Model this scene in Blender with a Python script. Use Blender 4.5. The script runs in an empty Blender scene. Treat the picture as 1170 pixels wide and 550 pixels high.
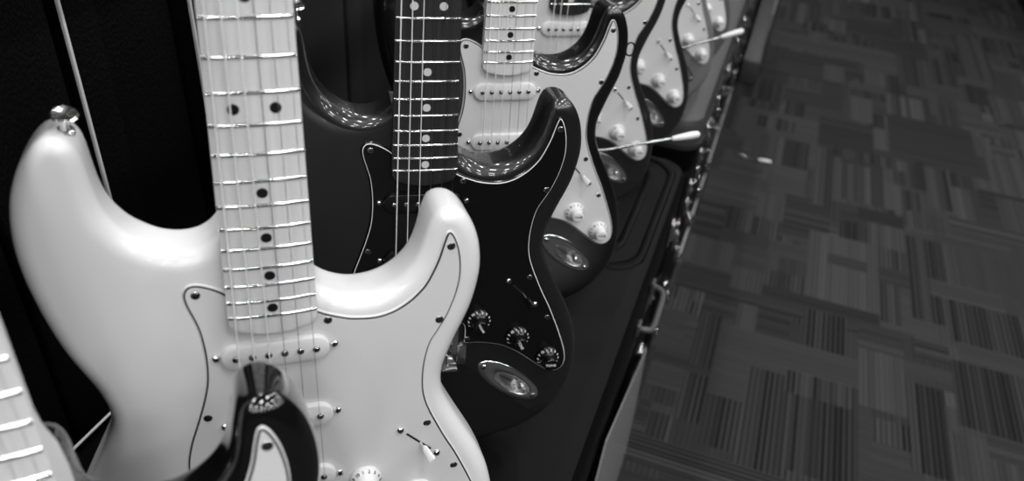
import bpy, bmesh, math, random
from mathutils import Vector, Matrix, geometry
random.seed(7)
C = bpy.context.scene.collection
PI = math.pi
sc = bpy.context.scene

# ------------------------------------------------------------------ materials
def mat(name, col, rough=.5, metal=0., coat=0., coat_rough=.05, spec=.5, trans=0.):
    m = bpy.data.materials.new(name); m.use_nodes = True
    b = m.node_tree.nodes['Principled BSDF']
    if not isinstance(col, (tuple, list)): col = (col, col, col)
    b.inputs['Base Color'].default_value = (*col, 1)
    b.inputs['Roughness'].default_value = rough
    b.inputs['Metallic'].default_value = metal
    b.inputs['Coat Weight'].default_value = coat
    b.inputs['Coat Roughness'].default_value = coat_rough
    b.inputs['Specular IOR Level'].default_value = spec
    b.inputs['Transmission Weight'].default_value = trans
    return m
def nd(m, t, **kw):
    n = m.node_tree.nodes.new(t)
    for k, v in kw.items(): setattr(n, k, v)
    return n
def lk(m, a, b): m.node_tree.links.new(a, b)
def mth(m, op, a, b=None, c=None):
    n = nd(m, 'ShaderNodeMath', operation=op)
    for i, v in enumerate((a, b, c)):
        if v is None: continue
        if isinstance(v, (int, float)): n.inputs[i].default_value = v
        else: lk(m, v, n.inputs[i])
    return n.outputs[0]

M = {}
M['white_paint'] = mat('white_paint', .78, .25, coat=.4)
M['black_paint'] = mat('black_paint', .004, .12, coat=1, coat_rough=.02)
M['charcoal_paint'] = mat('charcoal_paint', .008, .35, coat=1, coat_rough=.03)
M['smoke_paint'] = mat('smoke_paint', .013, .35, coat=.8, coat_rough=.04)
M['silver_paint'] = mat('silver_paint', .17, .35, coat=.6)
M['pewter_paint'] = mat('pewter_paint', .10, .35, coat=.6)
M['white_plastic'] = mat('white_plastic', .70, .3)
M['knob_plastic'] = mat('knob_plastic', .77, .3)
M['black_plastic'] = mat('black_plastic', .004, .22)
M['ply_black'] = mat('ply_black', .008, .5)
M['ply_white'] = mat('ply_white', .75, .5)
M['chrome'] = mat('chrome', .82, .12, metal=1)
M['fret_metal'] = mat('fret_metal', .85, .13, metal=1)
M['string_metal'] = mat('string_metal', .95, .45, metal=.2)
M['dark_metal'] = mat('dark_metal', .03, .4, metal=1)
M['slot_dark'] = mat('slot_dark', .004, .7)
M['print_dark'] = mat('print_dark', .03, .6)
M['print_light'] = mat('print_light', .75, .6)
M['dot_black'] = mat('dot_black', .006, .4)
M['dot_pearl'] = mat('dot_pearl', .68, .3)
M['molded_black'] = mat('molded_black', .0022, .45, spec=.09)
M['case_valance'] = mat('case_valance', .03, .5, metal=.3)
M['rail_black'] = mat('rail_black', .008, .5)
M['trim_grey'] = mat('trim_grey', .07, .45, metal=.3)
M['riser_grey_lid_sheen'] = mat('riser_grey_lid_sheen', .045, .45)  # riser's own grey; on the far lid, ceiling-light sheen put into the colour
M['matte_shell'] = mat('matte_shell', .022, .7, spec=.2)
M['jack_chrome'] = mat('jack_chrome', .9, .2, metal=1)
M['kick_metal'] = mat('kick_metal', .45, .45, metal=.3)
M['bright_trim'] = mat('bright_trim', .75, .5, metal=.2)
M['wall_dark'] = mat('wall_dark', .006, .9)
M['acrylic'] = mat('acrylic', .42, .25, trans=.45)

def wood(name, c1, c2, rough, coat):
    m = mat(name, c1, rough, coat=coat)
    tc = nd(m, 'ShaderNodeTexCoord'); mp = nd(m, 'ShaderNodeMapping')
    mp.inputs['Scale'].default_value = (260, 5, 60)
    lk(m, tc.outputs['Object'], mp.inputs[0])
    n = nd(m, 'ShaderNodeTexNoise'); n.inputs['Scale'].default_value = 1; n.inputs['Detail'].default_value = 4
    lk(m, mp.outputs[0], n.inputs['Vector'])
    r = nd(m, 'ShaderNodeValToRGB')
    r.color_ramp.elements[0].position = .3; r.color_ramp.elements[1].position = .72
    r.color_ramp.elements[0].color = (c1, c1, c1, 1); r.color_ramp.elements[1].color = (c2, c2, c2, 1)
    lk(m, n.outputs[0], r.inputs[0]); lk(m, r.outputs[0], m.node_tree.nodes['Principled BSDF'].inputs['Base Color'])
    return m
M['maple'] = wood('maple', .67, .75, .4, .1)
M['rosewood'] = wood('rosewood', .008, .028, .55, 0)

def burst_material():
    m = mat('sunburst_paint', .02, .3, coat=1, coat_rough=.02)
    a = nd(m, 'ShaderNodeAttribute', attribute_name='rim')
    r = nd(m, 'ShaderNodeValToRGB')
    e = r.color_ramp.elements
    e[0].position = .16; e[0].color = (.003, .003, .003, 1)
    e[1].position = .62; e[1].color = (.045, .045, .045, 1)
    lk(m, a.outputs['Fac'], r.inputs[0]); lk(m, r.outputs[0], m.node_tree.nodes['Principled BSDF'].inputs['Base Color'])
    return m
M['sunburst_paint'] = burst_material()

def tolex():
    m = mat('black_tolex', .003, .6, spec=.08)
    tc = nd(m, 'ShaderNodeTexCoord')
    mp = nd(m, 'ShaderNodeMapping'); mp.inputs['Scale'].default_value = (1, 1, .55)
    lk(m, tc.outputs['Object'], mp.inputs[0])
    v = nd(m, 'ShaderNodeTexVoronoi'); v.inputs['Scale'].default_value = 420
    n = nd(m, 'ShaderNodeTexNoise'); n.inputs['Scale'].default_value = 160; n.inputs['Detail'].default_value = 3
    lk(m, mp.outputs[0], v.inputs['Vector']); lk(m, mp.outputs[0], n.inputs['Vector'])
    s = mth(m, 'ADD', v.outputs['Distance'], n.outputs[0])
    b = nd(m, 'ShaderNodeBump'); b.inputs['Strength'].default_value = .6; b.inputs['Distance'].default_value = .0015
    lk(m, s, b.inputs['Height']); lk(m, b.outputs[0], m.node_tree.nodes['Principled BSDF'].inputs['Normal'])
    return m
M['black_tolex'] = tolex()

def carpet():
    """carpet of striped rectangles: every face carries its rectangle's number, stripe direction, tone and stripe contrast"""
    m = mat('striped_carpet', .05, .95, spec=.1)
    tc = nd(m, 'ShaderNodeTexCoord'); sp = nd(m, 'ShaderNodeSeparateXYZ'); lk(m, tc.outputs['Object'], sp.inputs[0])
    X, Y = sp.outputs[0], sp.outputs[1]
    def at(n): return nd(m, 'ShaderNodeAttribute', attribute_name=n).outputs['Fac']
    idn, along, base, amp = at('block'), at('along'), at('tone'), at('contrast')
    def wn(a, b, c):
        cb = nd(m, 'ShaderNodeCombineXYZ')
        for i, v in enumerate((a, b, c)):
            if isinstance(v, (int, float)): cb.inputs[i].default_value = v
            else: lk(m, v, cb.inputs[i])
        w = nd(m, 'ShaderNodeTexWhiteNoise', noise_dimensions='3D'); lk(m, cb.outputs[0], w.inputs['Vector'])
        return w.outputs['Value']
    co = mth(m, 'ADD', Y, mth(m, 'MULTIPLY', along, mth(m, 'SUBTRACT', X, Y)))
    k = mth(m, 'FLOOR', mth(m, 'DIVIDE', co, .0068))
    s1 = wn(k, idn, 1.5)
    s2 = wn(mth(m, 'FLOOR', mth(m, 'DIVIDE', co, .0204)), idn, 7.5)
    par = mth(m, 'FLOORED_MODULO', k, 2.)
    n = mth(m, 'ADD', mth(m, 'MULTIPLY', par, .42), mth(m, 'ADD', mth(m, 'MULTIPLY', s1, .38), mth(m, 'MULTIPLY', mth(m, 'POWER', s2, 2.5), .55)))
    n = mth(m, 'SUBTRACT', n, .50)
    v = mth(m, 'MULTIPLY', mth(m, 'POWER', base, 1.3), mth(m, 'ADD', 1., mth(m, 'MULTIPLY', n, mth(m, 'MULTIPLY', amp, 1.8))))
    fz = nd(m, 'ShaderNodeTexNoise'); fz.inputs['Scale'].default_value = 240; fz.inputs['Detail'].default_value = 2
    lk(m, tc.outputs['Object'], fz.inputs['Vector'])
    v = mth(m, 'MULTIPLY', mth(m, 'MAXIMUM', v, .2), mth(m, 'ADD', mth(m, 'MULTIPLY', fz.outputs[0], .5), .75))
    v = mth(m, 'MULTIPLY', v, .030)
    cb = nd(m, 'ShaderNodeCombineColor')
    for i in range(3): lk(m, v, cb.inputs[i])
    lk(m, cb.outputs[0], m.node_tree.nodes['Principled BSDF'].inputs['Base Color'])
    return m
M['striped_carpet'] = carpet()

# ------------------------------------------------------------------ mesh helpers
def finish(bm, name, mats, smooth=True, angle=35, scale=1.):
    me = bpy.data.meshes.new(name)
    bmesh.ops.recalc_face_normals(bm, faces=bm.faces)
    if scale != 1.: bmesh.ops.scale(bm, vec=(scale,) * 3, verts=bm.verts)
    bm.to_mesh(me); bm.free()
    for m in mats: me.materials.append(m)
    if smooth:
        for p in me.polygons: p.use_smooth = True
        me.set_sharp_from_angle(angle=math.radians(angle))
    return me
def link(name, me, parent=None, loc=None, rot=None):
    o = bpy.data.objects.new(name, me); C.objects.link(o)
    if parent is not None: o.parent = parent
    if loc is not None: o.location = loc
    if rot is not None: o.rotation_euler = rot
    return o
def tag(o, label=None, cat=None, group=None, kind=None):
    for k, v in (('label', label), ('category', cat), ('group', group), ('kind', kind)):
        if v: o[k] = v
    return o
def empty(name, loc=(0, 0, 0), matrix=None):
    o = bpy.data.objects.new(name, None); C.objects.link(o); o.empty_display_size = .05
    if matrix is not None: o.matrix_world = matrix
    else: o.location = loc
    return o
def rings(bm, loops, close0=True, close1=True, mi=0, cyclic=True, mids=None):
    """join a list of point loops of equal length by quads"""
    vs = [[bm.verts.new(p) for p in L] for L in loops]
    n = len(loops[0])
    for j in range(len(vs) - 1):
        for i in range(n if cyclic else n - 1):
            k = (i + 1) % n
            f = bm.faces.new((vs[j][i], vs[j][k], vs[j + 1][k], vs[j + 1][i]))
            f.material_index = mids[j] if mids else mi
    if close0: f = bm.faces.new(list(reversed(vs[0]))); f.material_index = mids[0] if mids else mi
    if close1: f = bm.faces.new(vs[-1]); f.material_index = mids[-1] if mids else mi
    return vs
def lathe(bm, prof, n=20, axis='z', c=(0, 0, 0), mi=0):
    L = []
    for r, h in prof:
        L.append([Vector((r * math.cos(2 * PI * i / n), r * math.sin(2 * PI * i / n), h)) for i in range(n)])
    R = {'z': Matrix.Identity(3), 'y': Matrix.Rotation(-PI / 2, 3, 'X'), 'x': Matrix.Rotation(PI / 2, 3, 'Y')}[axis] if isinstance(axis, str) else \
        Vector((0, 0, 1)).rotation_difference(Vector(axis)).to_matrix()
    L = [[R @ p + Vector(c) for p in l] for l in L]
    rings(bm, L, mi=mi)
def box(bm, lo, hi, mi=0, bev=0, M4=None):
    b = bmesh.new()
    bmesh.ops.create_cube(b, size=1)
    for v in b.verts:
        v.co = Vector([(lo[i] + hi[i]) / 2 + v.co[i] * (hi[i] - lo[i]) for i in range(3)])
    if bev: bmesh.ops.bevel(b, geom=b.edges[:], offset=bev, segments=2, affect='EDGES', profile=.5)
    if M4 is not None: bmesh.ops.transform(b, matrix=M4, verts=b.verts)
    for f in b.faces: f.material_index = mi
    t = bpy.data.meshes.new('t'); b.to_mesh(t); b.free()
    bm.from_mesh(t); bpy.data.meshes.remove(t)
def tube(bm, pts, r, n=10, mi=0):
    pts = [Vector(p) for p in pts]
    rr = r if isinstance(r, (list, tuple)) else [r] * len(pts)
    up = Vector((0, 0, 1)); L = []
    prev = None
    for i, p in enumerate(pts):
        d = (pts[min(i + 1, len(pts) - 1)] - pts[max(i - 1, 0)]).normalized()
        if prev is None:
            a = d.orthogonal().normalized()
        else:
            a = (prev - d * prev.dot(d)).normalized()
        prev = a; b = d.cross(a)
        L.append([p + (a * math.cos(2 * PI * k / n) + b * math.sin(2 * PI * k / n)) * rr[i] for k in range(n)])
    rings(bm, L, mi=mi)
def crom(P, per=6, closed=True):
    """Catmull-Rom through the points"""
    out = []; n = len(P)
    for i in range(n if closed else n - 1):
        g = lambda k: Vector(P[k % n]) if closed else Vector(P[max(0, min(n - 1, k))])
        p0, p1, p2, p3 = g(i - 1), g(i), g(i + 1), g(i + 2)
        for j in range(per):
            t = j / per
            out.append(.5 * ((2 * p1) + (p2 - p0) * t + (2 * p0 - 5 * p1 + 4 * p2 - p3) * t * t + (3 * p1 - p0 - 3 * p2 + p3) * t ** 3))
    if not closed: out.append(Vector(P[-1]))
    return out
def resample(L, step):
    n = len(L); d = [0]
    for i in range(n): d.append(d[-1] + (L[(i + 1) % n] - L[i]).length)
    N = max(8, int(d[-1] / step)); out = []; j = 0
    for k in range(N):
        s = d[-1] * k / N
        while d[j + 1] < s: j += 1
        t = (s - d[j]) / max(1e-9, d[j + 1] - d[j]); out.append(L[j].lerp(L[(j + 1) % n], t))
    return out
def area(L): return .5 * sum(L[i].x * L[(i + 1) % len(L)].y - L[(i + 1) % len(L)].x * L[i].y for i in range(len(L)))
def normals(L):
    """outward normals of a counter-clockwise loop"""
    n = len(L); out = []
    for i in range(n):
        t = (L[(i + 1) % n] - L[i - 1]).normalized(); out.append(Vector((t.y, -t.x)))
    return out
def smooth_list(v, k=3, it=2):
    n = len(v)
    for _ in range(it): v = [sum(v[(i + j) % n] for j in range(-k, k + 1)) / (2 * k + 1) for i in range(n)]
    return v
def inset_radius(L, r):
    """the edge radius each outline point can carry without folding over"""
    n = len(L); out = []
    for i in range(n):
        a, b, c = L[i - 3], L[i], L[(i + 3) % n]
        cr = (b - a).x * (c - b).y - (b - a).y * (c - b).x
        den = (b - a).length * (c - b).length * (c - a).length
        k = 2 * cr / den if den > 1e-9 else 0
        out.append(min(r, .8 / k) if k > 1e-4 else r)
    mn = [min(out[(i + j) % n] for j in range(-4, 5)) for i in range(n)]
    return smooth_list(mn, 3, 2)
def G(x, y, z=0.): return Vector((x, 789 - y, z + 22))     # guitar drawing (nut at y=0, body face z=0) -> local mm

# ------------------------------------------------------------------ guitar geometry (mm)
BODY = [(-27.5,400),(-31,404),(-35,407.5),(-42,410.8),(-52.5,411.5),(-63.6,408.6),(-74,402.4),(-81,396.3),(-86.8,388.1),(-90.9,379),(-93.4,368.1),(-94.9,357.2),
 (-96.3,346.6),(-98.6,338.5),(-104,332.8),(-111,331.6),(-118.5,335.2),(-126,344),(-132.5,356),(-137.8,371),(-140.6,388),(-141.2,405),(-140,422),(-137.5,438),(-133.8,456),(-128,477),
 (-121,495),(-115,510),(-111,525),(-110.2,538),(-112.5,549),(-117.5,561),(-125.5,577),(-137,600),(-147,622),(-155,648),(-158.5,675),(-156.5,702),(-149,727),(-134,750),
 (-111,769),(-80,781),(-40,787.5),(0,789),(40,788.5),(66,787),(86,783),(106,776.5),(127,764.5),(147,745),(160,722),(164.5,697),(163.8,670),(158.3,643),(150.3,622),(142.5,606),
 (134.3,590),(126,573),(119.7,557.5),(117.5,543.5),(118.8,530),(122.6,518),(127.8,504),(133,492),(138.2,478),(142,462),(143.8,447),(142.8,432),(140,420),(135.5,409.5),(130.3,402.4),
 (124,398.2),(117.2,397.3),(111,399.5),(107.3,405.5),(104.6,414),(102.2,423.3),(98.4,434),(92.9,443),(86,450),(78.1,455.2),(67.2,458.8),(54,459.2),(43,456),(36,452),(30.5,447),(28,440),
 (27.2,430),(26.4,418),(23,410),(14,406),(0,404.5),(-14,403),(-23,401.5)]
def body_mesh():
    P = [Vector((x, 789 - y)) for x, y in BODY]
    L = crom(P, 8)
    if area(L) < 0: L.reverse()
    L = resample(L, 4.0); Nn = normals(L); Rr = inset_radius(L, 12.5)
    # jack recess hole
    jc = Vector((93 + 5 * math.cos(math.radians(38)), 789 - 704 - 5 * math.sin(math.radians(38)))); ja = math.radians(-38)
    H = [jc + Vector((24 * math.cos(t) * math.cos(ja) - 9.5 * math.sin(t) * math.sin(ja), 24 * math.cos(t) * math.sin(ja) + 9.5 * math.sin(t) * math.cos(ja)))
         for t in [2 * PI * i / 24 for i in range(24)]]
    bm = bmesh.new()
    lay = bm.verts.layers.float.new('rim')
    n = len(L); loops = []
    for s, zt in ((1, 22), (-1, -22)):
        seq = []
        for j in range(8):
            t = j / 7 * PI / 2
            seq.append(([L[i] - Nn[i] * Rr[i] * (1 - math.sin(t)) for i in range(n)], [zt - s * Rr[i] * (1 - math.cos(t)) for i in range(n)]))
        loops.append(seq)
    allseq = loops[0] + list(reversed(loops[1]))
    vs = [[bm.verts.new((p.x, p.y, z)) for p, z in zip(*sq)] for sq in allseq]
    for j in range(len(vs) - 1):
        for i in range(n):
            k = (i + 1) % n
            bm.faces.new((vs[j][i], vs[j + 1][i], vs[j + 1][k], vs[j][k]))
    def cap(edge, z, hole):
        pts = [Vector((v.co.x, v.co.y)) for v in edge]; ne = len(pts)
        edges = [(i, (i + 1) % ne) for i in range(ne)]
        poly = list(pts)
        if hole:
            h0 = len(pts); pts += H; edges += [(h0 + i, h0 + (i + 1) % len(H)) for i in range(len(H))]
        def inside(q, pl):
            c = False; j = len(pl) - 1
            for i in range(len(pl)):
                a, b = pl[i], pl[j]
                if (a.y > q.y) != (b.y > q.y) and q.x < (b.x - a.x) * (q.y - a.y) / (b.y - a.y) + a.x: c = not c
                j = i
            return c
        g = 11.; gx = -165.
        while gx < 170:
            gy = -5.
            while gy < 470:
                q = Vector((gx, gy))
                if inside(q, poly) and min((q - p).length for p in poly) > 6 and (not hole or (not inside(q, H) and min((q - p).length for p in H) > 4)):
                    pts.append(q)
                gy += g
            gx += g
        v2, e2, f2, ov, oe, of = geometry.delaunay_2d_cdt(pts, edges, [], 0, 1e-5)
        mp = []
        for q in v2:
            mp.append(None)
        for i, q in enumerate(v2):
            src = ov[i]
            if src and src[0] < ne: mp[i] = edge[src[0]]
            else: mp[i] = bm.verts.new((q.x, q.y, z))
        for f in f2:
            c = sum((v2[i] for i in f), Vector((0, 0))) / len(f)
            if inside(c, poly) and not (hole and inside(c, H)):
                try: bm.faces.new([mp[i] for i in f])
                except ValueError: pass
    cap(vs[0], 22, True); cap(vs[-1], -22, False)
    for v in bm.verts:
        p = Vector((v.co.x, v.co.y))
        v[lay] = min(1., min((p - q).length for q in L) / 90.)
    loose = [v for v in bm.verts if not v.link_faces]
    if loose: bmesh.ops.delete(bm, geom=loose, context='VERTS')
    return bm

GUARD = [(-20,446),(-30,438.5),(-38,434),(-45,431.8),(-50.5,433),(-53.6,438.3),(-53,446),(-50.2,456),(-47.6,466),(-46.2,478),(-45.8,493),(-47.2,510),(-51.5,527),(-57.5,545),(-63,561),(-67,580),
 (-67,604),(-62,630),(-54,650),(-47,655),(-43,652),(-42,640),(-41,629),(-36,626.5),(0,626.5),(36,626.5),(42,629),(43,640),(43.5,650.5),(57,651.5),(72,654),(85,658.5),(98,666.5),(111,677),(122,686),
 (132,692.8),(141,694.5),(148.5,690.5),(151.6,682.5),(150.9,671),(147.1,657.5),(141.5,642),(135.5,627),(128,609.5),(120.6,594.5),(113.2,577.8),(107.4,563.5),(103.6,551),(102,538),(102.8,520),
 (106.3,503),(111.5,493),(117.3,482.5),(121,473.5),(124.2,464),(126.3,455),(127.4,446.5),(127.3,436.5),(125.6,425),(122.6,416),(119.8,411.8),(117.4,411.2),(115.4,413.5),(113.2,420),
 (109.3,433.5),(102.5,448.8),(96.5,456.8),(89.5,463.3),(79,469.5),(67,472.2),(52.5,471),(44,468.5),(34,464.5),(24,459.5),(0,452)]
def guard_mesh(top, mid, low):
    P = [Vector((x, 789 - y)) for x, y in GUARD]
    L = crom(P, 6)
    if area(L) < 0: L.reverse()
    L = resample(L, 2.5); Nn = normals(L); Rr = inset_radius(L, 2.2)
    bm = bmesh.new(); seqs = []
    for a, z in ((1., 2.3), (.92, 2.2), (.38 if top != 'black_plastic' else .6, 1.3 if top != 'black_plastic' else 1.75), (0, .4), (0, 0)):
        seqs.append([Vector((*(L[i] - Nn[i] * Rr[i] * a), z + 22)) for i in range(len(L))])
    vs = [[bm.verts.new(p) for p in s] for s in seqs]; n = len(L)
    for j in range(4):
        for i in range(n):
            k = (i + 1) % n
            f = bm.faces.new((vs[j][i], vs[j + 1][i], vs[j + 1][k], vs[j][k])); f.material_index = (0, 1, 2, 2)[j]
    pts = [Vector((v.co.x, v.co.y)) for v in vs[0]]; z = vs[0][0].co.z
    v2, e2, f2, ov, oe, of = geometry.delaunay_2d_cdt(pts, [(i, (i + 1) % n) for i in range(n)], [], 1, 1e-5)
    mp = [vs[0][src[0]] if src else bm.verts.new((q.x, q.y, z)) for q, src in zip(v2, ov)]
    for f in f2:
        try: bm.faces.new([mp[i] for i in f])
        except ValueError: pass
    return finish(bm, 'pickguard', [M[top], M[mid], M[low]], angle=20, scale=.001)

S = 648.
def fy(n): return S * (1 - 2 ** (-n / 12))
def fw(y): return (42 + y * .0306) / 2
def ftop(x): return 10.6 - x * x / 482.
def neck_mesh():
    bm = bmesh.new(); loops = []
    st = [(y, fw(y)) for y in range(0, 451, 15)] + [(458, fw(458)), (461.5, fw(460) - .7), (464.3, fw(460) - 2.6), (466.2, fw(460) - 5.2), (467.5, fw(460) - 9), (468.8, fw(460) - 15), (469.4, 4)]
    for y, w in st:
        h = max(0., min(1., (y - 375) / 35.))
        L = []
        for i in range(11):
            x = -w + 2 * w * i / 10; L.append((x, ftop(x) - (.5 if i in (0, 10) else 0)))
        zb = -9.5 - y * .006
        for i in range(11):
            t = PI * i / 10
            # C profile blending into the square heel
            xr, zr = w * math.cos(t), 4 - (4 - zb) * math.sin(t)
            q = i / 10
            xs = w if i <= 2 else (-w if i >= 8 else w * (1 - (i - 2) / 3.)); zs = 4 - (20 * i / 2 if i <= 2 else (20 * (10 - i) / 2 if i >= 8 else 20))
            L.append((xr * (1 - h) + xs * h, zr * (1 - h) + zs * h))
        loops.append([G(x, y, z) for x, z in L])
    rings(bm, loops)
    return bm
def head_mesh():
    P = [(-21,0),(-22,-12),(-26,-30),(-33,-42),(-38,-60),(-39,-90),(-38,-130),(-36,-160),(-28,-178),(-10,-186),(12,-184),(30,-172),(36,-150),(30,-132),(20,-128),(22,-110),(24,-80),(22,-45),(21,-20),(21,0)]
    L = crom([Vector((x, 789 - y)) for x, y in P], 5)
    bm = bmesh.new()
    if area(L) < 0: L.reverse()
    Nn = normals(L); out = []
    for a, z in ((1.5, 4), (0, 2.5), (0, -8.5), (1.5, -10)):
        out.append([Vector((*(L[i] - Nn[i] * a), z + 22)) for i in range(len(L))])
    rings(bm, out)
    return finish(bm, 'headstock', [M['maple']], scale=.001)

def screw(bm, c, r, h, cross=True, mi=0, mi2=1, rot=0.4):
    lathe(bm, [(r, 0), (r, h * .25), (r * .85, h * .65), (r * .5, h * .93), (.05, h)], 16, c=c, mi=mi)
    if cross:
        for a in (rot, rot + PI / 2):
            box(bm, (-r * .62, -r * .13, h * .55), (r * .62, r * .13, h * 1.04), mi=mi2, M4=Matrix.Translation(c) @ Matrix.Rotation(a, 4, 'Z'))

def ring_text(bm_target, items, mi):
    """raised lettering: items = (text, size, matrix)"""
    for t, size, m4 in items:
        cu = bpy.data.curves.new('lettering', 'FONT'); cu.body = t; cu.size = size; cu.align_x = 'CENTER'; cu.align_y = 'CENTER'; cu.extrude = .12; cu.offset = size * .02
        o = bpy.data.objects.new('lettering', cu); C.objects.link(o)
        dg = bpy.context.evaluated_depsgraph_get(); me = bpy.data.meshes.new_from_object(o.evaluated_get(dg))
        me.transform(m4); bm_target.from_mesh(me)
        bpy.data.objects.remove(o); bpy.data.curves.remove(cu); bpy.data.meshes.remove(me)
def knob_body():
    bm = bmesh.new()
    lathe(bm, [(12.2, 0), (12.4, .8), (11.9, 2.2), (9.3, 6.0), (7.6, 7.6), (7.1, 9)], 40)
    # ribbed grip
    n = 48; L = []
    for r, h in ((7.1, 8.6), (6.9, 12), (6.7, 15.6), (6.2, 16.3), (4.0, 16.4), (.3, 16.4)):
        L.append([Vector(((r + (.22 if (i % 2 and h > 8 and h < 16) else 0)) * math.cos(2 * PI * i / n), (r + (.22 if (i % 2 and h > 8 and h < 16) else 0)) * math.sin(2 * PI * i / n), h)) for i in range(n)])
    rings(bm, L)
    return bm
def knob_print(word, spin):
    bm = bmesh.new(); it = []
    def place(ang, r, z, tilt, spin=0):
        # lettering that lies on the sloping skirt, its top pointing outwards
        return Matrix.Rotation(ang - PI / 2, 4, 'Z') @ Matrix.Translation((0, r, z)) @ Matrix.Rotation(-tilt, 4, 'X') @ Matrix.Rotation(spin, 4, 'Z')
    for k in range(10):
        a = math.radians(205 - k * 25.5 - spin)
        it.append((str((7, 8, 9, 10, 1, 2, 3, 4, 5, 6)[k]), 3.5, place(a, 10.5, 4.6, math.radians(52), 0)))
    it.append((word, 3.9 if word == 'TONE' else 2.9, Matrix.Translation((0, 0, 16.45))))
    ring_text(bm, it, 0)
    return bm

CACHE = {}
def cached(key, fn):
    if key not in CACHE: CACHE[key] = fn()
    return CACHE[key]
def simple(key, mats, build, **kw):
    def f():
        bm = bmesh.new(); r = build(bm)
        return finish(bm, key.split('|')[0], [M[m] for m in mats], scale=.001, **kw)
    return cached(key + '|' + ','.join(mats), f)

GUARD_SCREWS = [(119.2,422.6),(112.2,481.8),(104.6,576),(126.8,624.5),(35,470.6),(-45.6,439.5),(-48.8,539.6),(46.8,645),(-58,606),(-50,645),(141,680)]
def mm(x, y, z=0.): return G(x, y, z) * .001

def pickup(parent, y, tilt, white):
    cov, scr = ('knob_plastic' if white else 'black_plastic'), 'chrome'
    def cover(bm):
        a, b = 35.2, 9.6
        L = []
        for i in range(16): t = -PI / 2 + PI * i / 15; L.append(Vector((a - b + b * math.cos(t), b * math.sin(t))))
        for i in range(16): t = PI / 2 + PI * i / 15; L.append(Vector((-(a - b) + b * math.cos(t), b * math.sin(t))))
        Nn = normals(L); seq = []
        for off, z in ((0, 1.5), (0, 5.2), (.35, 6.1), (1.1, 6.6)):
            seq.append([Vector((*(L[i] - Nn[i] * off), z)) for i in range(len(L))])
        rings(bm, seq)
    p = link('pickup', simple('pickup', [cov], cover), parent, mm(0, y), (0, 0, tilt))
    me = simple('pole_piece', ['dark_chrome'], lambda bm: lathe(bm, [(2.5, 6), (2.5, 7.2), (2.1, 7.8), (1.2, 8.2), (.1, 8.4)], 16))
    for k in range(6): link('pole_piece', me, p, ((k - 2.5) * .0104, 0, 0))
    ms = simple('pickup_screw', ['chrome', 'slot_dark'], lambda bm: screw(bm, (0, 0, 2.2), 2.9, 2.6))
    for s in (-1, 1): link('mounting_screw', ms, p, (s * .0385, 0, 0), (0, 0, s))
    return p
M['dark_chrome'] = mat('dark_chrome', .35, .22, metal=1)

def jack_plate_mesh():
    bm = bmesh.new()
    # oval plate with a long boat-shaped dish
    n = 40; seq = []
    def oval(a, b, p=2.): return [(a * math.copysign(abs(math.cos(t)) ** (2 / p), math.cos(t)), b * math.copysign(abs(math.sin(t)) ** (2 / p), math.sin(t))) for t in [2 * PI * i / n for i in range(n)]]
    prof = [(41, 15.5, 0, 0), (40.6, 15.1, .5, 0), (39, 13.8, .9, 0), (25, 9.6, 1.7, 5), (23.6, 8.9, 1.2, 5), (23, 8.6, -.8, 5), (22.2, 8, -3, 5.5), (20.5, 6.7, -5.6, 6), (18, 4.8, -7.8, 7), (13, 2.4, -9.3, 8), (5, .8, -9.8, 9)]
    for a, b, z, dx in prof: seq.append([Vector((x + dx, y, z)) for x, y in oval(a, b)])
    rings(bm, seq, close0=False)
    lathe(bm, [(4.6, 0), (4.6, 1.5), (3.6, 2.2), (3.2, .5), (3.1, -2)], 18, axis=(-.8, 0, .6), c=(17, 0, -4.2))
    return bm

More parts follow.
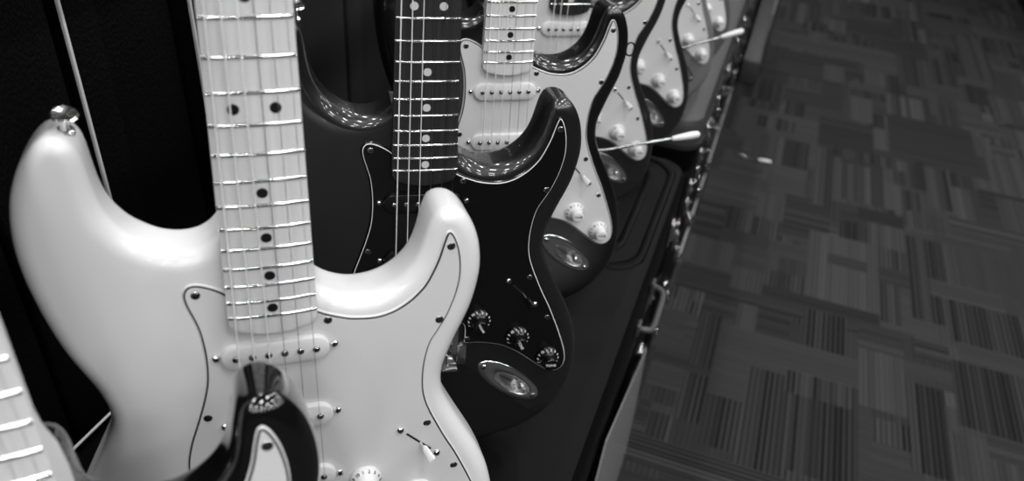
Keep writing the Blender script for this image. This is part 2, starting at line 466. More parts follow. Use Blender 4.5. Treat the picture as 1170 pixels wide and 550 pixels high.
def strat(index, matrix, label, body, neck_wood, dot, guard, white_parts, arm=None, group='electric guitars in the display row'):
    root = empty('electric_guitar', matrix=matrix)
    tag(root, label, 'electric guitar', group)
    if 'body' not in CACHE:
        bm = body_mesh(); CACHE['body'] = finish(bm, 'body', [M['white_paint']], angle=50, scale=.001)
    me = CACHE['body'].copy(); me.name = 'body'; me.materials.clear(); me.materials.append(M[body])
    link('body', me, root)
    g = link('pickguard', cached('guard' + guard[0], lambda: guard_mesh(*guard)), root)
    light = white_parts
    # neck
    nk = link('neck', cached('neck' + neck_wood, lambda: finish(neck_mesh(), 'neck', [M[neck_wood]], scale=.001)), root)
    link('headstock', cached('head', head_mesh), root)
    for n in range(1, 22):
        def fb(bm, n=n):
            y = fy(n); w = fw(y) - .35; L = []
            for i in range(11):
                x = -w + 2 * w * i / 10; z = ftop(x)
                e = .35 if i in (0, 10) else 0
                L.append([G(x, y + 1.35 * math.cos(t), z - .3 + (1.35 - e) * math.sin(t)) for t in [PI * k / 6 for k in range(7)]])
            rings(bm, L)
        link('fret', simple('fret%d' % n, ['fret_metal'], fb), nk)
    dm = simple('inlay', [dot], lambda bm: lathe(bm, [(3.35, 0), (3.35, .1)], 24))
    for n in (3, 5, 7, 9, 15, 17, 19, 21, 12):
        y = (fy(n) + fy(n - 1)) / 2
        for x in ((-11.5, 11.5) if n == 12 else (0,)): link('dot_inlay', dm, nk, mm(x, y, ftop(x) + .06))
    def nut(bm): box(bm, G(-21, 1.5, 7), G(21, -2, 12.3), bev=.4)
    link('nut', simple('nut', ['white_plastic'], nut), nk)
    # tuners
    def tuner(bm):
        lathe(bm, [(4.8, -9.5), (4.8, 4.5), (3, 5), (3, 14), (3.3, 15), (.1, 15.3)], 16)
        box(bm, (-14, -6, -18), (7, 6, -9.5), bev=1)
        lathe(bm, [(1.5, 0), (1.5, 12)], 8, axis=(-1, 0, 0), c=(-12, 0, -14)); box(bm, (-32, -8, -17), (-23, 8, -11), bev=1.5)
    tm = simple('tuner', ['chrome'], tuner)
    for k in range(6): link('tuning_machine', tm, root, mm(-29.5 + k * .4, -48 - k * 24.5, 0))
    # strings
    gauge = (.62, .5, .42, .26, .2, .17)
    for k in range(6):
        def sb(bm, k=k):
            xn, xb = (k - 2.5) * 7.0, (k - 2.5) * 10.5
            tube(bm, [G(-24.5 + k * .4, -48 - k * 24.5, 9), G(xn, -1, 12.9), G(xn * .3 + xb * .7, 454, 13.2), G(xb, 647, 15), G(xb, 652, 12.5), G(xb, 659, 3)], gauge[k], 6)
        link('string', simple('string%d' % k, ['string_metal' if k < 3 else 'plain_string'], sb), root)
    # pickups
    for y, t in ((490, 0), (549.3, 0), (604.2, -math.radians(9.4))): pickup(root, y, t, light)
    # pickguard screws
    gs = simple('guard_screw', ['dark_chrome', 'slot_dark'], lambda bm: screw(bm, (0, 0, 2.2), 3.0, .9))
    for i, (x, y) in enumerate(GUARD_SCREWS): link('pickguard_screw', gs, g, mm(x, y), (0, 0, i * .7))
    # selector switch
    def sw(bm):
        box(bm, (-13.5, -.9, 2.2), (13.5, .9, 2.42), mi=0)
        tube(bm, [(1, 0, 0), (3.5, 0, 5.5), (4.6, 0, 8)], .9, 8, mi=1)
    a = math.atan2(-(607.5 - 579), 112.3 - 84.3)
    s = link('selector_switch', simple('switch', ['slot_dark', 'chrome'], sw), root, mm(98.3, 593.2), (0, 0, a))
    def tip(bm):
        L = []
        for t, w1, w2 in ((5.5, 1.6, 1.2), (7, 2.6, 1.7), (12, 3.0, 1.6), (17.5, 3.6, 1.2), (18.4, 3.2, .7)):
            L.append([Vector((2.4 + t * .42 + w2 * math.cos(q), w1 * math.sin(q), t)) for q in [2 * PI * i / 16 for i in range(16)]])
        rings(bm, L)
    link('switch_tip', simple('switch_tip', ['knob_plastic' if light else 'black_plastic'], tip), s)
    ms = simple('switch_screw', ['chrome', 'slot_dark'], lambda bm: screw(bm, (0, 0, 2.2), 3.0, 2.4))
    for sx in (-1, 1): link('switch_screw', ms, s, (sx * .0203, 0, 0), (0, 0, sx))
    # knobs
    kb = cached('knob%d' % light, lambda: finish(knob_body(), 'control_knob', [M['knob_plastic' if light else 'black_plastic']], angle=50, scale=.001))
    for (x, y), word, spin in (((57, 621.5), 'VOLUME', -62 if index == 2 else 0), ((97.5, 645), 'TONE', -62 if index == 2 else 0), ((131, 673), 'TONE', 0)):
        k = link('control_knob', kb, root, mm(x, y, 2.4), (0, 0, math.radians(spin)))
        pm = cached('print%s%d%d' % (word, light, spin), lambda: finish(knob_print(word, spin), 'lettering', [M['print_dark' if light else 'print_light']], smooth=False, scale=.001))
        link('knob_lettering', pm, k)
    # jack
    j = link('jack_plate', cached('jack', lambda: finish(jack_plate_mesh(), 'jack_plate', [M['jack_chrome']], angle=50, scale=.001)), root, mm(93, 704, 0), (0, 0, math.radians(-38)))
    js = simple('jack_screw', ['chrome', 'slot_dark'], lambda bm: screw(bm, (0, 0, 1.2), 3.0, 1.8))
    for sx in (-1, 1): link('jack_screw', js, j, (sx * .0345, 0, 0))
    # bridge
    def br(bm):
        box(bm, G(-43, 676, .2), G(38, 627.5, 3.0), bev=.8); box(bm, G(36, 676, .2), G(46.5, 652, 3.0), bev=.8)
        box(bm, G(-42, 677, .5), G(37, 674.5, 12.5), bev=.8)
        for k in range(6): screw(bm, G((k - 2.5) * 11.2, 632.5, 2.4), 3.2, 2.2)
    b = link('bridge', simple('bridge', ['chrome', 'slot_dark'], br), root)
    def sd(bm):
        box(bm, (-4.9, -9, 3), (4.9, 9, 6.5), bev=.8); box(bm, (-4.9, 5.5, 4), (4.9, 9.5, 12.5), bev=1.2)
        for sx in (-1, 1): lathe(bm, [(1.3, 5), (1.3, 14), (.8, 14.2)], 10, c=(sx * 3.3, 2.5, 0))
        tube(bm, [(0, -8, 7), (0, -21, 7)], 1.3, 8); lathe(bm, [(2.6, 0), (2.6, 2.5), (1, 3)], 12, axis=(0, -1, 0), c=(0, -20, 7))
    sm = simple('saddle', ['chrome'], sd)
    for k in range(6): link('saddle', sm, b, mm((k - 2.5) * 10.5, 652, 0))
    # strap buttons
    def sbtn(bm): lathe(bm, [(5.0, -1), (5.0, .8), (3.2, 2.2), (2.7, 5), (3.0, 8), (7.3, 10.6), (7.6, 11.6), (6.6, 12.6), (3.5, 12.2), (.1, 11.8)], 28)
    sb = simple('strap_button', ['chrome'], sbtn)
    for (x, y), dvec in (((-103, 333.6), Vector((.12, .95, .28))), ((0, 788.5), Vector((0, -1, 0)))):
        o = link('strap_button', sb, root, mm(x, y, -20)); o.rotation_mode = 'QUATERNION'
        if y > 700: o.location = mm(0, 778, -20)   # recessed so the guitar can stand on its rim
        o.rotation_quaternion = Vector((0, 0, 1)).rotation_difference(dvec)
    if index == 3:
        def ringb(bm): tube(bm, crom([Vector((5.5 * math.cos(t), 7.5 * math.sin(t), 0)) for t in [PI * k / 6 for k in range(12)]] , 2), 1.0, 8)
        link('wire_ring', simple('wire_ring', ['dark_metal'], ringb), root, mm(146.5, 447, -8))
    if arm:
        pts, tip0, tip1 = arm
        def ab(bm):
            P3 = [G(*p) for p in pts]; C3 = crom(P3, 6, closed=False); tube(bm, C3, 2.4, 12)
            lathe(bm, [(4.2, 0), (4.2, 6), (3, 7)], 16, c=G(pts[0][0], pts[0][1], 2))
        ao = link('tremolo_arm', simple('arm%d' % index, ['dark_chrome'], ab), root)
        def tb(bm):
            a, c = G(*tip0), G(*tip1); P3 = [a.lerp(c, t) for t in (0, .04, .3, .7, .93, 1)]
            tube(bm, P3, [2.9, 3.7, 4.7, 5.6, 4.9, 1.6], 16)
        link('tremolo_arm_tip', simple('armtip%d' % index, ['knob_plastic'], tb), ao)
    return root
M['plain_string'] = mat('plain_string', .45, .3, metal=1)

POSE = [[[-0.2326, 0.1585, 0.7928], [0.7854, 0.6156, 0.0648], [-0.1535, 0.0923, 0.9838]],
 [[-0.2535, 0.3674, 0.7995], [0.8084, 0.5887, 0.0015], [-0.0537, 0.0712, 0.996]],
 [[-0.2471, 0.5964, 0.7926], [0.8639, 0.5036, 0.0018], [-0.0402, 0.0655, 0.997]],
 [[-0.2505, 0.8264, 0.8006], [0.841, 0.5411, -0.0031], [-0.0561, 0.0928, 0.9941]],
 [[-0.2581, 1.0852, 0.7924], [0.8346, 0.5509, -0.0069], [-0.0228, 0.0471, 0.9986]],
 [[-0.2432, 1.323, 0.7865], [0.8518, 0.523, -0.0296], [-0.0108, 0.0741, 0.9972]],
 [[-0.2291, 1.5776, 0.7727], [0.8547, 0.5185, -0.0249], [-0.0221, 0.0844, 0.9962]],
 [[-0.217, 1.781, 0.7691], [0.8386, 0.5448, 0.0016], [-0.0522, 0.0774, 0.9956]]]
def pose(i):
    o, gx, gu = [Vector(v) for v in POSE[i]]
    gu.normalize(); gx = (gx - gu * gx.dot(gu)).normalized(); gn = gx.cross(gu)
    m = Matrix((gx, gu, gn)).transposed().to_4x4(); m.translation = o
    return m
WG = ('white_plastic', 'ply_black', 'white_plastic'); BG = ('black_plastic', 'ply_white', 'black_plastic')
strat(0, pose(0), 'glossy black guitar with white pickguard, nearest in the row, cut by the bottom left corner', 'black_paint', 'maple', 'dot_black', WG, True)
strat(1, pose(1), 'white guitar with pale pickguard and maple fretboard, largest in the row', 'white_paint', 'maple', 'dot_black', WG, True)
strat(2, pose(2), 'charcoal guitar with black pickguard and dark fretboard with white dots', 'charcoal_paint', 'rosewood', 'dot_pearl', BG, False)
strat(3, pose(3), 'sunburst guitar with white pickguard and maple neck just behind the black pickguard guitar', 'sunburst_paint', 'maple', 'dot_black', WG, True)
strat(4, pose(4), 'dark guitar with white pickguard, dark fretboard end and lower of the two tremolo arms', 'smoke_paint', 'rosewood', 'dot_pearl', WG, True,
      arm=([(38, 638, 6), (39, 640, 20), (44, 652, 34), (60, 655, 40), (110, 648, 40), (172, 640, 40)], (168, 640.5, 40), (211, 634.5, 40)))
strat(5, pose(5), 'dark guitar with white pickguard between the two guitars whose tremolo arms stick out', 'smoke_paint', 'maple', 'dot_black', WG, True)
strat(6, pose(6), 'silver grey guitar with white pickguard and the upper, farther tremolo arm', 'silver_paint', 'maple', 'dot_black', WG, True,
      arm=([(38, 636, 6), (39, 638, 20), (46, 650, 34), (72, 650, 40), (110, 638, 40), (150, 626, 40)], (146, 627, 40), (190, 613, 40)))
strat(7, pose(7), 'grey guitar with white pickguard at the far end of the row', 'pewter_paint', 'maple', 'dot_black', WG, True)

# ------------------------------------------------------------------ molded cases that carry the row
XR, XL = -.068, -.57
def rrect(x0, x1, y0, y1, r, z, n=6):
    r = max(r, .002); out = []
    for cx, cy, a in ((x1 - r, y1 - r, 0), (x0 + r, y1 - r, PI / 2), (x0 + r, y0 + r, PI), (x1 - r, y0 + r, 3 * PI / 2)):
        for i in range(n + 1):
            t = a + PI / 2 * i / n; out.append(Vector((cx + r * math.cos(t), cy + r * math.sin(t), z)))
    return out
def case_meshes(w, l, h, steps):
    """a lying molded case: origin at the middle of its underside. steps = (inset, drop below the top)"""
    hs = h * .52; R = .045
    bm = bmesh.new(); x, y = w / 2, l / 2
    rings(bm, [rrect(-x + i, x - i, -y + i, y - i, R, z) for i, z in ((.02, 0), (.006, .006), (0, .02), (0, hs - .006))])
    base = finish(bm, 'case_base', [M['molded_black']], angle=40)
    bm = bmesh.new()
    prof = [(0, hs + .006), (0, h - steps[0][1] - .022), (.006, h - steps[0][1] - .007), (.02, h - steps[0][1])]
    for j in range(1, len(steps)):
        i, dz = steps[j]; p = steps[j - 1][1]
        prof += [(i - .008, h - p), (i - .005, h - p - .004), (i, h - p - .004), (i + .004, h - dz - .002), (i + .008, h - dz)]
    rings(bm, [rrect(-x + i, x - i, -y + i, y - i, max(R - i * .6, .01), z) for i, z in prof])
    lid = finish(bm, 'case_lid', [M['molded_black']], angle=40)
    bm = bmesh.new()
    rings(bm, [rrect(-x - i, x + i, -y - i, y + i, R, z) for i, z in ((-.004, hs - .007), (.002, hs - .006), (.003, hs), (.002, hs + .006), (-.004, hs + .007))])
    val = finish(bm, 'case_valance', [M['case_valance']], angle=40)
    return base, lid, val
def latch_mesh():
    bm = bmesh.new()
    box(bm, (0, -.017, -.024), (.004, .017, .022), bev=.0012); box(bm, (.004, -.012, -.014), (.009, .012, .016), bev=.002)
    tube(bm, [(.008, -.009, .014), (.011, -.009, .02), (.011, .009, .02), (.008, .009, .014)], .0016, 8)
    lathe(bm, [(.004, 0), (.004, .004), (.001, .005)], 12, axis=(1, 0, 0), c=(.008, 0, -.004))
    return finish(bm, 'latch', [M['chrome']])
def handle_mesh():
    bm = bmesh.new()
    tube(bm, crom([Vector(v) for v in ((0, -.055, 0), (.014, -.053, -.001), (.022, -.042, -.004), (.023, 0, -.005), (.022, .042, -.004), (.014, .053, -.001), (0, .055, 0))], 4, False), .005, 10)
    for s in (-1, 1): box(bm, (0, s * .055 - .01, -.01), (.006, s * .055 + .01, .01), bev=.002)
    return finish(bm, 'handle', [M['trim_grey']])
LATCH, HANDLE = latch_mesh(), handle_mesh()
def case(name, label, group, cx, cy, z, w, l, h, steps, latches, handle=True, hy=0., grey=False, cache={}):
    k = (w, l, h, tuple(steps))
    if k not in cache: cache[k] = case_meshes(w, l, h, steps)
    b, li, v = cache[k]
    o = empty(name, (cx, cy, z)); tag(o, label, 'case', group)
    lid = link('case_lid', li, o); link('case_base', b, o)
    if grey:
        lid.data = li.copy(); lid.data.materials.clear(); lid.data.materials.append(M['riser_grey_lid_sheen']); link('case_valance', v, o)  # black lid coloured grey: reflected ceiling light put into its colour
    for ly in latches: link('latch', LATCH, o, (w / 2 + .001, ly, h * .52))
    if handle: link('handle', HANDLE, o, (w / 2 + .001, hy, h * .50))
    return o
W = XR - XL; CX = (XR + XL) / 2
ORD = ['lowest', 'second from the bottom', 'third from the bottom', 'second from the top', 'topmost']
PL = .06                                   # plinth height
def stack(y0, y1, ztop, where, steps_top, latches, n=5, hy=None, grey=False):
    h = (ztop - PL) / n
    for k in range(n):
        top = k == n - 1
        jx = 0 if top else random.uniform(-.012, -.002)
        case('molded_case', ('grey' if top and grey else 'black') + ' molded case, %s in the stack %s' % (ORD[k], where), 'stacked molded cases', CX + jx, (y0 + y1) / 2, PL + k * h, W, y1 - y0, h - .001,
             steps_top if top else [(0, .002), (.05, .0)], latches, top and hy is not None, hy or 0, top and grey)
flat = [(0, .003), (.055, .0)]
stack(-.20, 1.40, .780, 'under the nearest guitars', [(0, .0)], (-.72, .66), hy=.44)
top_case = [o for o in C.objects if o.name.startswith('molded_case') and o.parent is None][-1]
bm = bmesh.new(); tube(bm, [(-W / 2 + .004, -.67, .1435), (-W / 2 + .004, .23, .1435)], .0016, 8); link('edge_trim', finish(bm, 'edge_trim', [M['bright_trim']]), top_case)
bm = bmesh.new(); hz = (.780 - PL) / 5 - .001       # nested moulded ribs at the far end of the lid
for q in range(5):
    i = q * .034; a = (-.232 + i, .236 - i, .41 + i, .775 - i * .8)
    sq = [rrect(a[0] + e, a[1] - e, a[2] + e, a[3] - e, .05 - q * .006, hz + z, 5) for e, z in ((-.001, -.003), (.0, .0015), (.003, .0030), (.008, .0030), (.012, .0015), (.014, -.003))]
    rings(bm, sq, False, False)
link('moulded_ribs', finish(bm, 'moulded_ribs', [M['molded_black']], angle=60), top_case)
stack(1.60, 2.72, .766, 'under the grey guitars', flat, (-.46, -.3, -.12, .1, .28, .46), grey=True)
stack(2.76, 3.88, .760, 'farthest down the aisle', flat, (-.4, -.2, 0, .2, .4))

# low plinth that carries the stacks, with a metal kick strip
bm = bmesh.new(); box(bm, (-.62, -.35, 0), (-.075, 5.6, PL), bev=.004)
pl = link('display_plinth', finish(bm, 'display_plinth', [M['rail_black']])); tag(pl, 'long low black plinth under all the stacked cases', 'plinth')
bm = bmesh.new(); box(bm, (-.0745, 2.2, .002), (-.070, 3.55, PL - .004), bev=.001)
link('kick_strip', finish(bm, 'kick_strip', [M['kick_metal']]), pl)

bm = bmesh.new(); box(bm, (-.06, 3.75, 0), (.015, 6.4, .11), bev=.006)
rs = link('floor_riser', finish(bm, 'floor_riser', [M['riser_grey_lid_sheen']])); tag(rs, 'low grey riser on the carpet beyond the last stack of cases', 'riser')
bm = bmesh.new(); box(bm, (.0155, 4.5, .01), (.019, 5.6, .10), bev=.001); link('edge_strip', finish(bm, 'edge_strip', [M['kick_metal']]), rs)

# ------------------------------------------------------------------ upright tolex cases behind the row
def upright(i, y, label, trim=False, th=.168, h=1.05, lean=-.062):
    o = empty('upright_guitar_case', (-.80, y, .06)); tag(o, label, 'guitar case', 'upright guitar cases behind the row')
    def part(name, lo, hi, m, bev):
        bm = bmesh.new(); box(bm, lo, hi, bev=bev); return link(name, finish(bm, name, [M[m]]), o)
    H = h + .73; shell = 'black_tolex' if y < .95 else 'matte_shell'
    part('case_lid', (-.2, .004, 0), (.2, .047, H), shell, .006)
    if trim or y < .95: part('case_valance', (-.19, .045, .002), (.187, .055, H - .004), 'rail_black', .001)
    else: part('case_valance', (-.19, .044, .002), (.1985, .056, H - .004), shell, .0005); th = .1745
    part('case_base', (-.2, .053, 0), (.2 if not trim else .185, th - .004, H), shell, .006)
    if trim: part('edge_trim', (.1985, 0, .002), (.2025, .0036, H - .004), 'bright_trim', .001)
    o.rotation_euler = (-lean, 0, 0)
    return o
ups = ['black textured case with a bright edge line left of the white horn', 'black textured case whose bright edge runs beside the maple fretboard',
       'black upright case behind the charcoal guitar body', 'black upright case behind the charcoal guitar horn', 'black upright case behind the sunburst guitar', 'farthest of the black upright cases']
for i, lb in enumerate(ups): upright(i, .654 + i * .175, lb, i < 2)
for i, lb in enumerate(['black upright case at the left edge of the view', 'black upright case behind the nearest black guitar']):
    upright(i, .654 - (i + 1) * .175, lb)

# ------------------------------------------------------------------ rail the necks lean on
rail = empty('neck_rail', (-.40, .9, .06)); tag(rail, 'black padded rail behind the guitar necks', 'rail')
bm = bmesh.new(); tube(bm, [(0, -1.2, 1.33), (0, 1.1, 1.33)], .014, 14); link('rail_tube', finish(bm, 'rail_tube', [M['rail_black']]), rail)
for y in (-1.15, .59):
    bm = bmesh.new(); tube(bm, [(0, y, 0), (0, y, 1.33)], .012, 12); link('post', finish(bm, 'post', [M['rail_black']]), rail)

# ------------------------------------------------------------------ things at the aisle edge
bm = bmesh.new()
P = [(1.25, .45), (.78, .68), (.74, .60), (1.10, .02), (1.40, .02), (1.38, .11)]
L0 = [Vector((-.0600, y, z)) for y, z in P]; L1 = [Vector((-.0570, y, z)) for y, z in P]
rings(bm, [L0, L1])
o = link('acrylic_sheet', finish(bm, 'acrylic_sheet', [M['acrylic']], smooth=False)); tag(o, 'frosted acrylic sheet leaning on the case stack beside the carpet', 'acrylic sheet')

o = empty('loose_tremolo_arm', (.079, 3.03, 0)); tag(o, 'loose metal tremolo arm with white tip lying on the carpet', 'tremolo arm')
bm = bmesh.new(); tube(bm, [(-.07, .012, .0035), (-.05, .006, .0035), (-.01, 0, .0035), (.04, 0, .0045)], .003, 10); link('metal_arm', finish(bm, 'metal_arm', [M['chrome']]), o)
bm = bmesh.new(); tube(bm, [(.02, 0, .006), (.03, 0, .0065), (.06, .002, .007), (.068, .002, .006)], [.004, .006, .0065, .003], 14); link('tip', finish(bm, 'tip', [M['knob_plastic']]), o)

# dark display cabinet beyond the aisle
cab = empty('display_cabinet', (2.2, 6.2, 0)); tag(cab, 'black display cabinet standing on the carpet in the far right corner', 'cabinet')
bm = bmesh.new(); box(bm, (-.80, -1.2, .08), (.8, 1.2, 2.1), bev=.01); link('cabinet_body', finish(bm, 'cabinet_body', [M['rail_black']]), cab)
bm = bmesh.new(); box(bm, (-.76, -1.16, 0), (.76, 1.16, .085)); link('base', finish(bm, 'base', [M['rail_black']]), cab)
bm = bmesh.new(); box(bm, (-.83, -1.23, 2.1), (.83, 1.23, 2.14), bev=.005); link('top_board', finish(bm, 'top_board', [M['rail_black']]), cab)

# ------------------------------------------------------------------ setting
def struct(name, lo, hi, m):
    bm = bmesh.new(); box(bm, lo, hi); o = link(name, finish(bm, name, [M[m]], smooth=False)); o['kind'] = 'structure'; return o
# rectangles of the carpet: x0, x1, y0, y1, stripes along the aisle, tone, stripe contrast
BLOCKS = [(0.07,0.67,4.32,4.58,0,1.15,0.2),(0.08,0.32,3.98,4.31,0,0.85,0.3),(0.21,0.31,4.48,4.66,1,1.25,0.2),(0.3,0.39,4.71,4.94,1,1.25,0.2),(0.39,0.67,4.74,5.02,0,0.8,0.3),
 (0.64,0.76,4.85,5.18,1,0.8,0.9),(0.83,1.09,5.09,5.32,0,1.0,0.2),(0.44,0.66,5.12,5.34,1,0.8,0.9),(0.29,0.39,5.01,5.29,1,0.95,0.4),(0.32,0.41,4.0,4.22,1,1.3,0.2),
 (0.41,0.49,4.09,4.19,0,0.8,0.2),(0.49,0.58,4.05,4.24,1,1.3,0.2),(0.58,0.65,4.01,4.25,1,0.8,1.0),(0.44,0.52,3.62,3.87,1,1.35,0.2),(0.68,0.81,4.03,4.11,0,1.2,0.1),
 (0.76,0.8,3.84,4.06,1,1.2,0.1),(0.66,0.75,4.14,4.57,1,0.8,0.9),(0.75,0.82,4.15,4.53,1,1.0,0.8),(0.82,0.93,4.25,4.59,1,0.85,0.8),(0.95,1.12,4.41,5.06,1,0.95,0.8),
 (0.94,1.09,4.1,4.33,1,0.8,1.0),(1.06,1.2,3.94,4.25,1,1.2,0.5),(0.92,1.09,4.32,4.42,0,1.2,0.2),(-0.01,0.33,3.2,3.51,0,1.2,0.2),(0.07,0.23,3.35,3.46,1,0.85,1.0),
 (0.08,0.19,3.03,3.27,1,1.1,0.7),(0.19,0.29,3.04,3.27,1,0.8,0.9),(0.14,0.29,2.79,3.05,0,1.2,0.15),(0.12,0.21,2.63,2.79,1,1.25,0.4),(0.23,0.37,2.52,2.82,0,0.85,0.5),
 (0.32,0.52,3.29,3.58,0,0.8,0.4),(0.3,0.38,2.81,3.27,1,0.9,1.0),(0.41,0.55,2.88,3.18,1,1.0,0.9),(0.52,0.6,3.37,3.58,1,1.3,0.3),(0.6,0.94,3.34,3.76,0,0.85,0.3),
 (0.92,1.0,3.51,3.73,1,1.3,0.3),(0.55,0.62,2.89,3.09,1,1.3,0.3),(0.63,0.69,2.92,3.07,1,0.75,0.8),(0.7,0.8,2.97,3.32,1,0.85,1.0),(0.8,0.88,2.91,3.18,1,1.2,0.4),
 (0.89,0.97,3.06,3.23,0,0.75,0.3),(0.96,1.04,2.92,3.19,1,1.15,0.4),(0.39,0.5,2.59,2.75,1,0.75,0.9),(0.51,0.61,2.61,2.78,1,1.25,0.4),(0.62,0.79,2.81,2.92,1,1.1,0.5),
 (0.79,1.03,2.85,2.94,0,0.95,0.9),(0.47,0.61,2.78,2.87,0,0.75,0.3),(0.38,0.64,3.22,3.31,1,0.9,0.9),(-0.07,0.53,2.12,2.24,0,0.75,0.5),(0.3,0.53,2.24,2.61,1,1.3,0.3),
 (0.37,0.51,2.43,2.51,0,1.0,0.3),(0.3,0.44,1.93,2.18,1,0.8,1.0),(0.2,0.29,1.93,2.12,0,0.85,0.8),(0.12,0.19,1.93,2.1,1,1.2,0.4),(0.02,0.1,1.77,2.03,1,0.8,0.6),
 (-0.07,0.0,1.83,1.98,0,1.15,0.2),(0.09,0.45,1.82,1.98,0,1.1,0.2),(0.2,0.3,1.46,1.84,1,0.85,1.0),(0.29,0.45,1.78,1.88,1,0.8,1.0),(0.29,0.45,1.52,1.77,1,0.75,0.9),
 (0.45,0.6,1.8,2.04,1,1.25,0.3),(0.45,0.6,2.06,2.17,0,0.9,0.6),(0.54,0.6,2.21,2.41,1,0.9,0.8),(0.62,0.79,2.25,2.75,1,0.8,0.9),(0.61,0.71,2.08,2.17,0,0.85,1.0),
 (0.6,0.71,1.98,2.06,0,1.05,0.1),(0.6,0.69,1.62,1.97,1,0.7,1.0),(0.71,0.89,1.83,2.11,1,0.72,1.0),(0.72,0.94,2.21,2.42,1,0.72,0.9),(0.73,0.92,2.11,2.2,0,1.05,0.2),
 (0.67,0.91,2.4,2.49,0,1.1,0.3),(0.77,0.86,1.76,1.84,0,0.95,0.5),(0.5,0.59,1.69,1.77,1,0.8,0.9),(0.51,0.59,1.64,1.69,0,1.05,0.2),(-0.05,0.02,1.66,1.75,0,1.2,0.2),
 (0.03,0.09,1.58,1.74,1,0.9,1.0),(-0.04,0.02,1.43,1.56,1,0.9,0.8),(0.08,0.19,1.68,1.77,0,1.1,0.2),(0.1,0.2,1.5,1.68,1,0.8,1.0),(-0.07,0.3,1.39,1.47,0,0.9,0.9),
 (0.1,0.2,2.17,2.3,1,1.2,0.3),(-0.06,0.09,2.17,2.27,0,0.95,0.6),(0.2,0.28,2.24,2.32,1,0.8,0.6),]
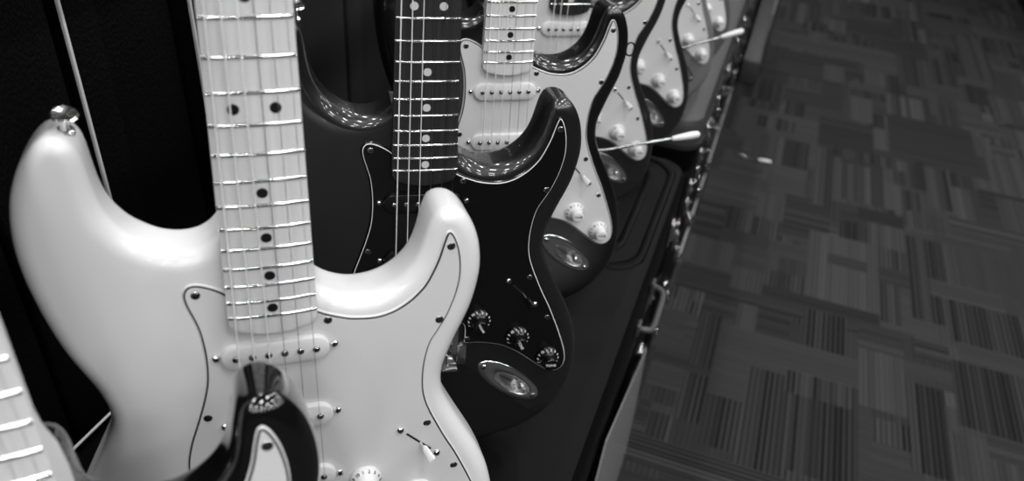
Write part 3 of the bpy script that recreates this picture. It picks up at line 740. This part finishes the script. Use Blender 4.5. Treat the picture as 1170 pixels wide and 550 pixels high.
def floor_mesh():
    rnd = random.Random(11); cx, cy = .031, .030
    nx, ny = int(3.2 / cx), int(6.6 / cy); ox, oy = -.62, .4
    grid = [[None] * ny for _ in range(nx)]; info = []
    for b in BLOCKS:
        info.append(b[4:]); k = len(info) - 1
        for i in range(max(0, round((b[0] - ox) / cx)), min(nx, round((b[1] - ox) / cx))):
            for j in range(max(0, round((b[2] - oy) / cy)), min(ny, round((b[3] - oy) / cy))): grid[i][j] = k
    for i in range(nx):
        for j in range(ny):
            if grid[i][j] is not None: continue
            w, h = rnd.choice((3, 5, 5, 8)), rnd.choice((3, 5, 8, 12))
            al = rnd.random() < .55
            info.append((int(al), rnd.uniform(.8, 1.2), rnd.choice((.15, .3, .8, 1.)) if al else rnd.choice((.15, .3, .6)))); k = len(info) - 1
            for a in range(i, min(nx, i + w)):
                if grid[a][j] is not None: break
                for c in range(j, min(ny, j + h)):
                    if grid[a][c] is not None: break
                    grid[a][c] = k
    vs, fs, at = [], [], []
    for i in range(nx + 1):
        for j in range(ny + 1): vs.append((ox + i * cx, oy + j * cy, 0))
    ix = lambda i, j: i * (ny + 1) + j
    for i in range(nx):
        for j in range(ny): fs.append((ix(i, j), ix(i + 1, j), ix(i + 1, j + 1), ix(i, j + 1))); at.append(grid[i][j])
    x1, y1 = ox + nx * cx, oy + ny * cy
    for a, b, c, d in ((-5, -6, 7, oy), (-5, y1, 7, 12), (-5, oy, ox, y1), (x1, oy, 7, y1)):     # carpet out of view, coarser rectangles
        mx, my = max(1, int((c - a) / .31)), max(1, int((d - b) / .24))
        for i in range(mx):
            for j in range(my):
                q = len(vs); xa, xb, ya, yb = a + (c - a) * i / mx, a + (c - a) * (i + 1) / mx, b + (d - b) * j / my, b + (d - b) * (j + 1) / my
                vs += [(xa, ya, 0), (xb, ya, 0), (xb, yb, 0), (xa, yb, 0)]; fs.append((q, q + 1, q + 2, q + 3))
                info.append((int(rnd.random() < .55), rnd.uniform(.8, 1.2), rnd.choice((.2, .4, .9)))); at.append(len(info) - 1)
    q = len(vs); vs += [(-5, -6, -.05), (7, -6, -.05), (7, 12, -.05), (-5, 12, -.05)]; fs.append((q + 3, q + 2, q + 1, q)); at.append(0)
    me = bpy.data.meshes.new('floor'); me.from_pydata(vs, [], fs); me.materials.append(M['striped_carpet'])
    for name, fn in (('block', lambda k: float(k)), ('along', lambda k: float(info[k][0])), ('tone', lambda k: info[k][1]), ('contrast', lambda k: info[k][2])):
        a = me.attributes.new(name, 'FLOAT', 'FACE'); a.data.foreach_set('value', [fn(k) for k in at])
    return me
fl = link('floor', floor_mesh()); fl['kind'] = 'structure'
struct('wall_left', (-1.16, -5.9, 0), (-1.10, 11.9, 3.4), 'wall_dark')
struct('wall_back', (-1.1, 11.9, 0), (6.9, 12, 3.4), 'wall_dark')
struct('wall_right', (6.9, -6, 0), (7, 12, 3.4), 'wall_dark')
struct('wall_front', (-1.1, -6, 0), (6.9, -5.9, 3.4), 'wall_dark')
struct('ceiling', (-5, -6, 3.4), (7, 12, 3.45), 'wall_dark')

# ceiling troffers
LP = [(-.7 + 1.25 * a, -4.6 + 1.5 * b) for a in range(5) for b in range(9)]
for i, (x, y) in enumerate(LP):
    ld = bpy.data.lights.new('ceiling_light', 'AREA'); ld.shape = 'RECTANGLE'; ld.size = .12; ld.size_y = .55; ld.energy = 38 if y < 1.5 else 24; ld.spread = PI
    lo = bpy.data.objects.new('ceiling_light', ld); C.objects.link(lo); lo.location = (x, y, 3.38)
w = bpy.data.worlds.new('World'); sc.world = w; w.use_nodes = True
w.node_tree.nodes['Background'].inputs[0].default_value = (.5, .5, .5, 1); w.node_tree.nodes['Background'].inputs[1].default_value = .05

# ------------------------------------------------------------------ camera
R = Vector((.94267404, .3211519, .09070341)); F = Vector((-.21668663, .79575914, -.56552126)); U = R.cross(F)
cam = bpy.data.cameras.new('camera'); co = bpy.data.objects.new('camera', cam); C.objects.link(co)
m = Matrix((R, U, -F)).transposed().to_4x4(); m.translation = (0, 0, 1.5); co.matrix_world = m
cam.sensor_width = 36; cam.lens = 978.21 / 1170 * 36; cam.clip_start = .02
cam.dof.use_dof = True; cam.dof.focus_distance = .74; cam.dof.aperture_fstop = 6.0
sc.camera = co
vs = sc.view_settings
vs.view_transform = 'Standard'; vs.look = 'None'; vs.gamma = 1; vs.use_curve_mapping = False; vs.exposure = -1.38
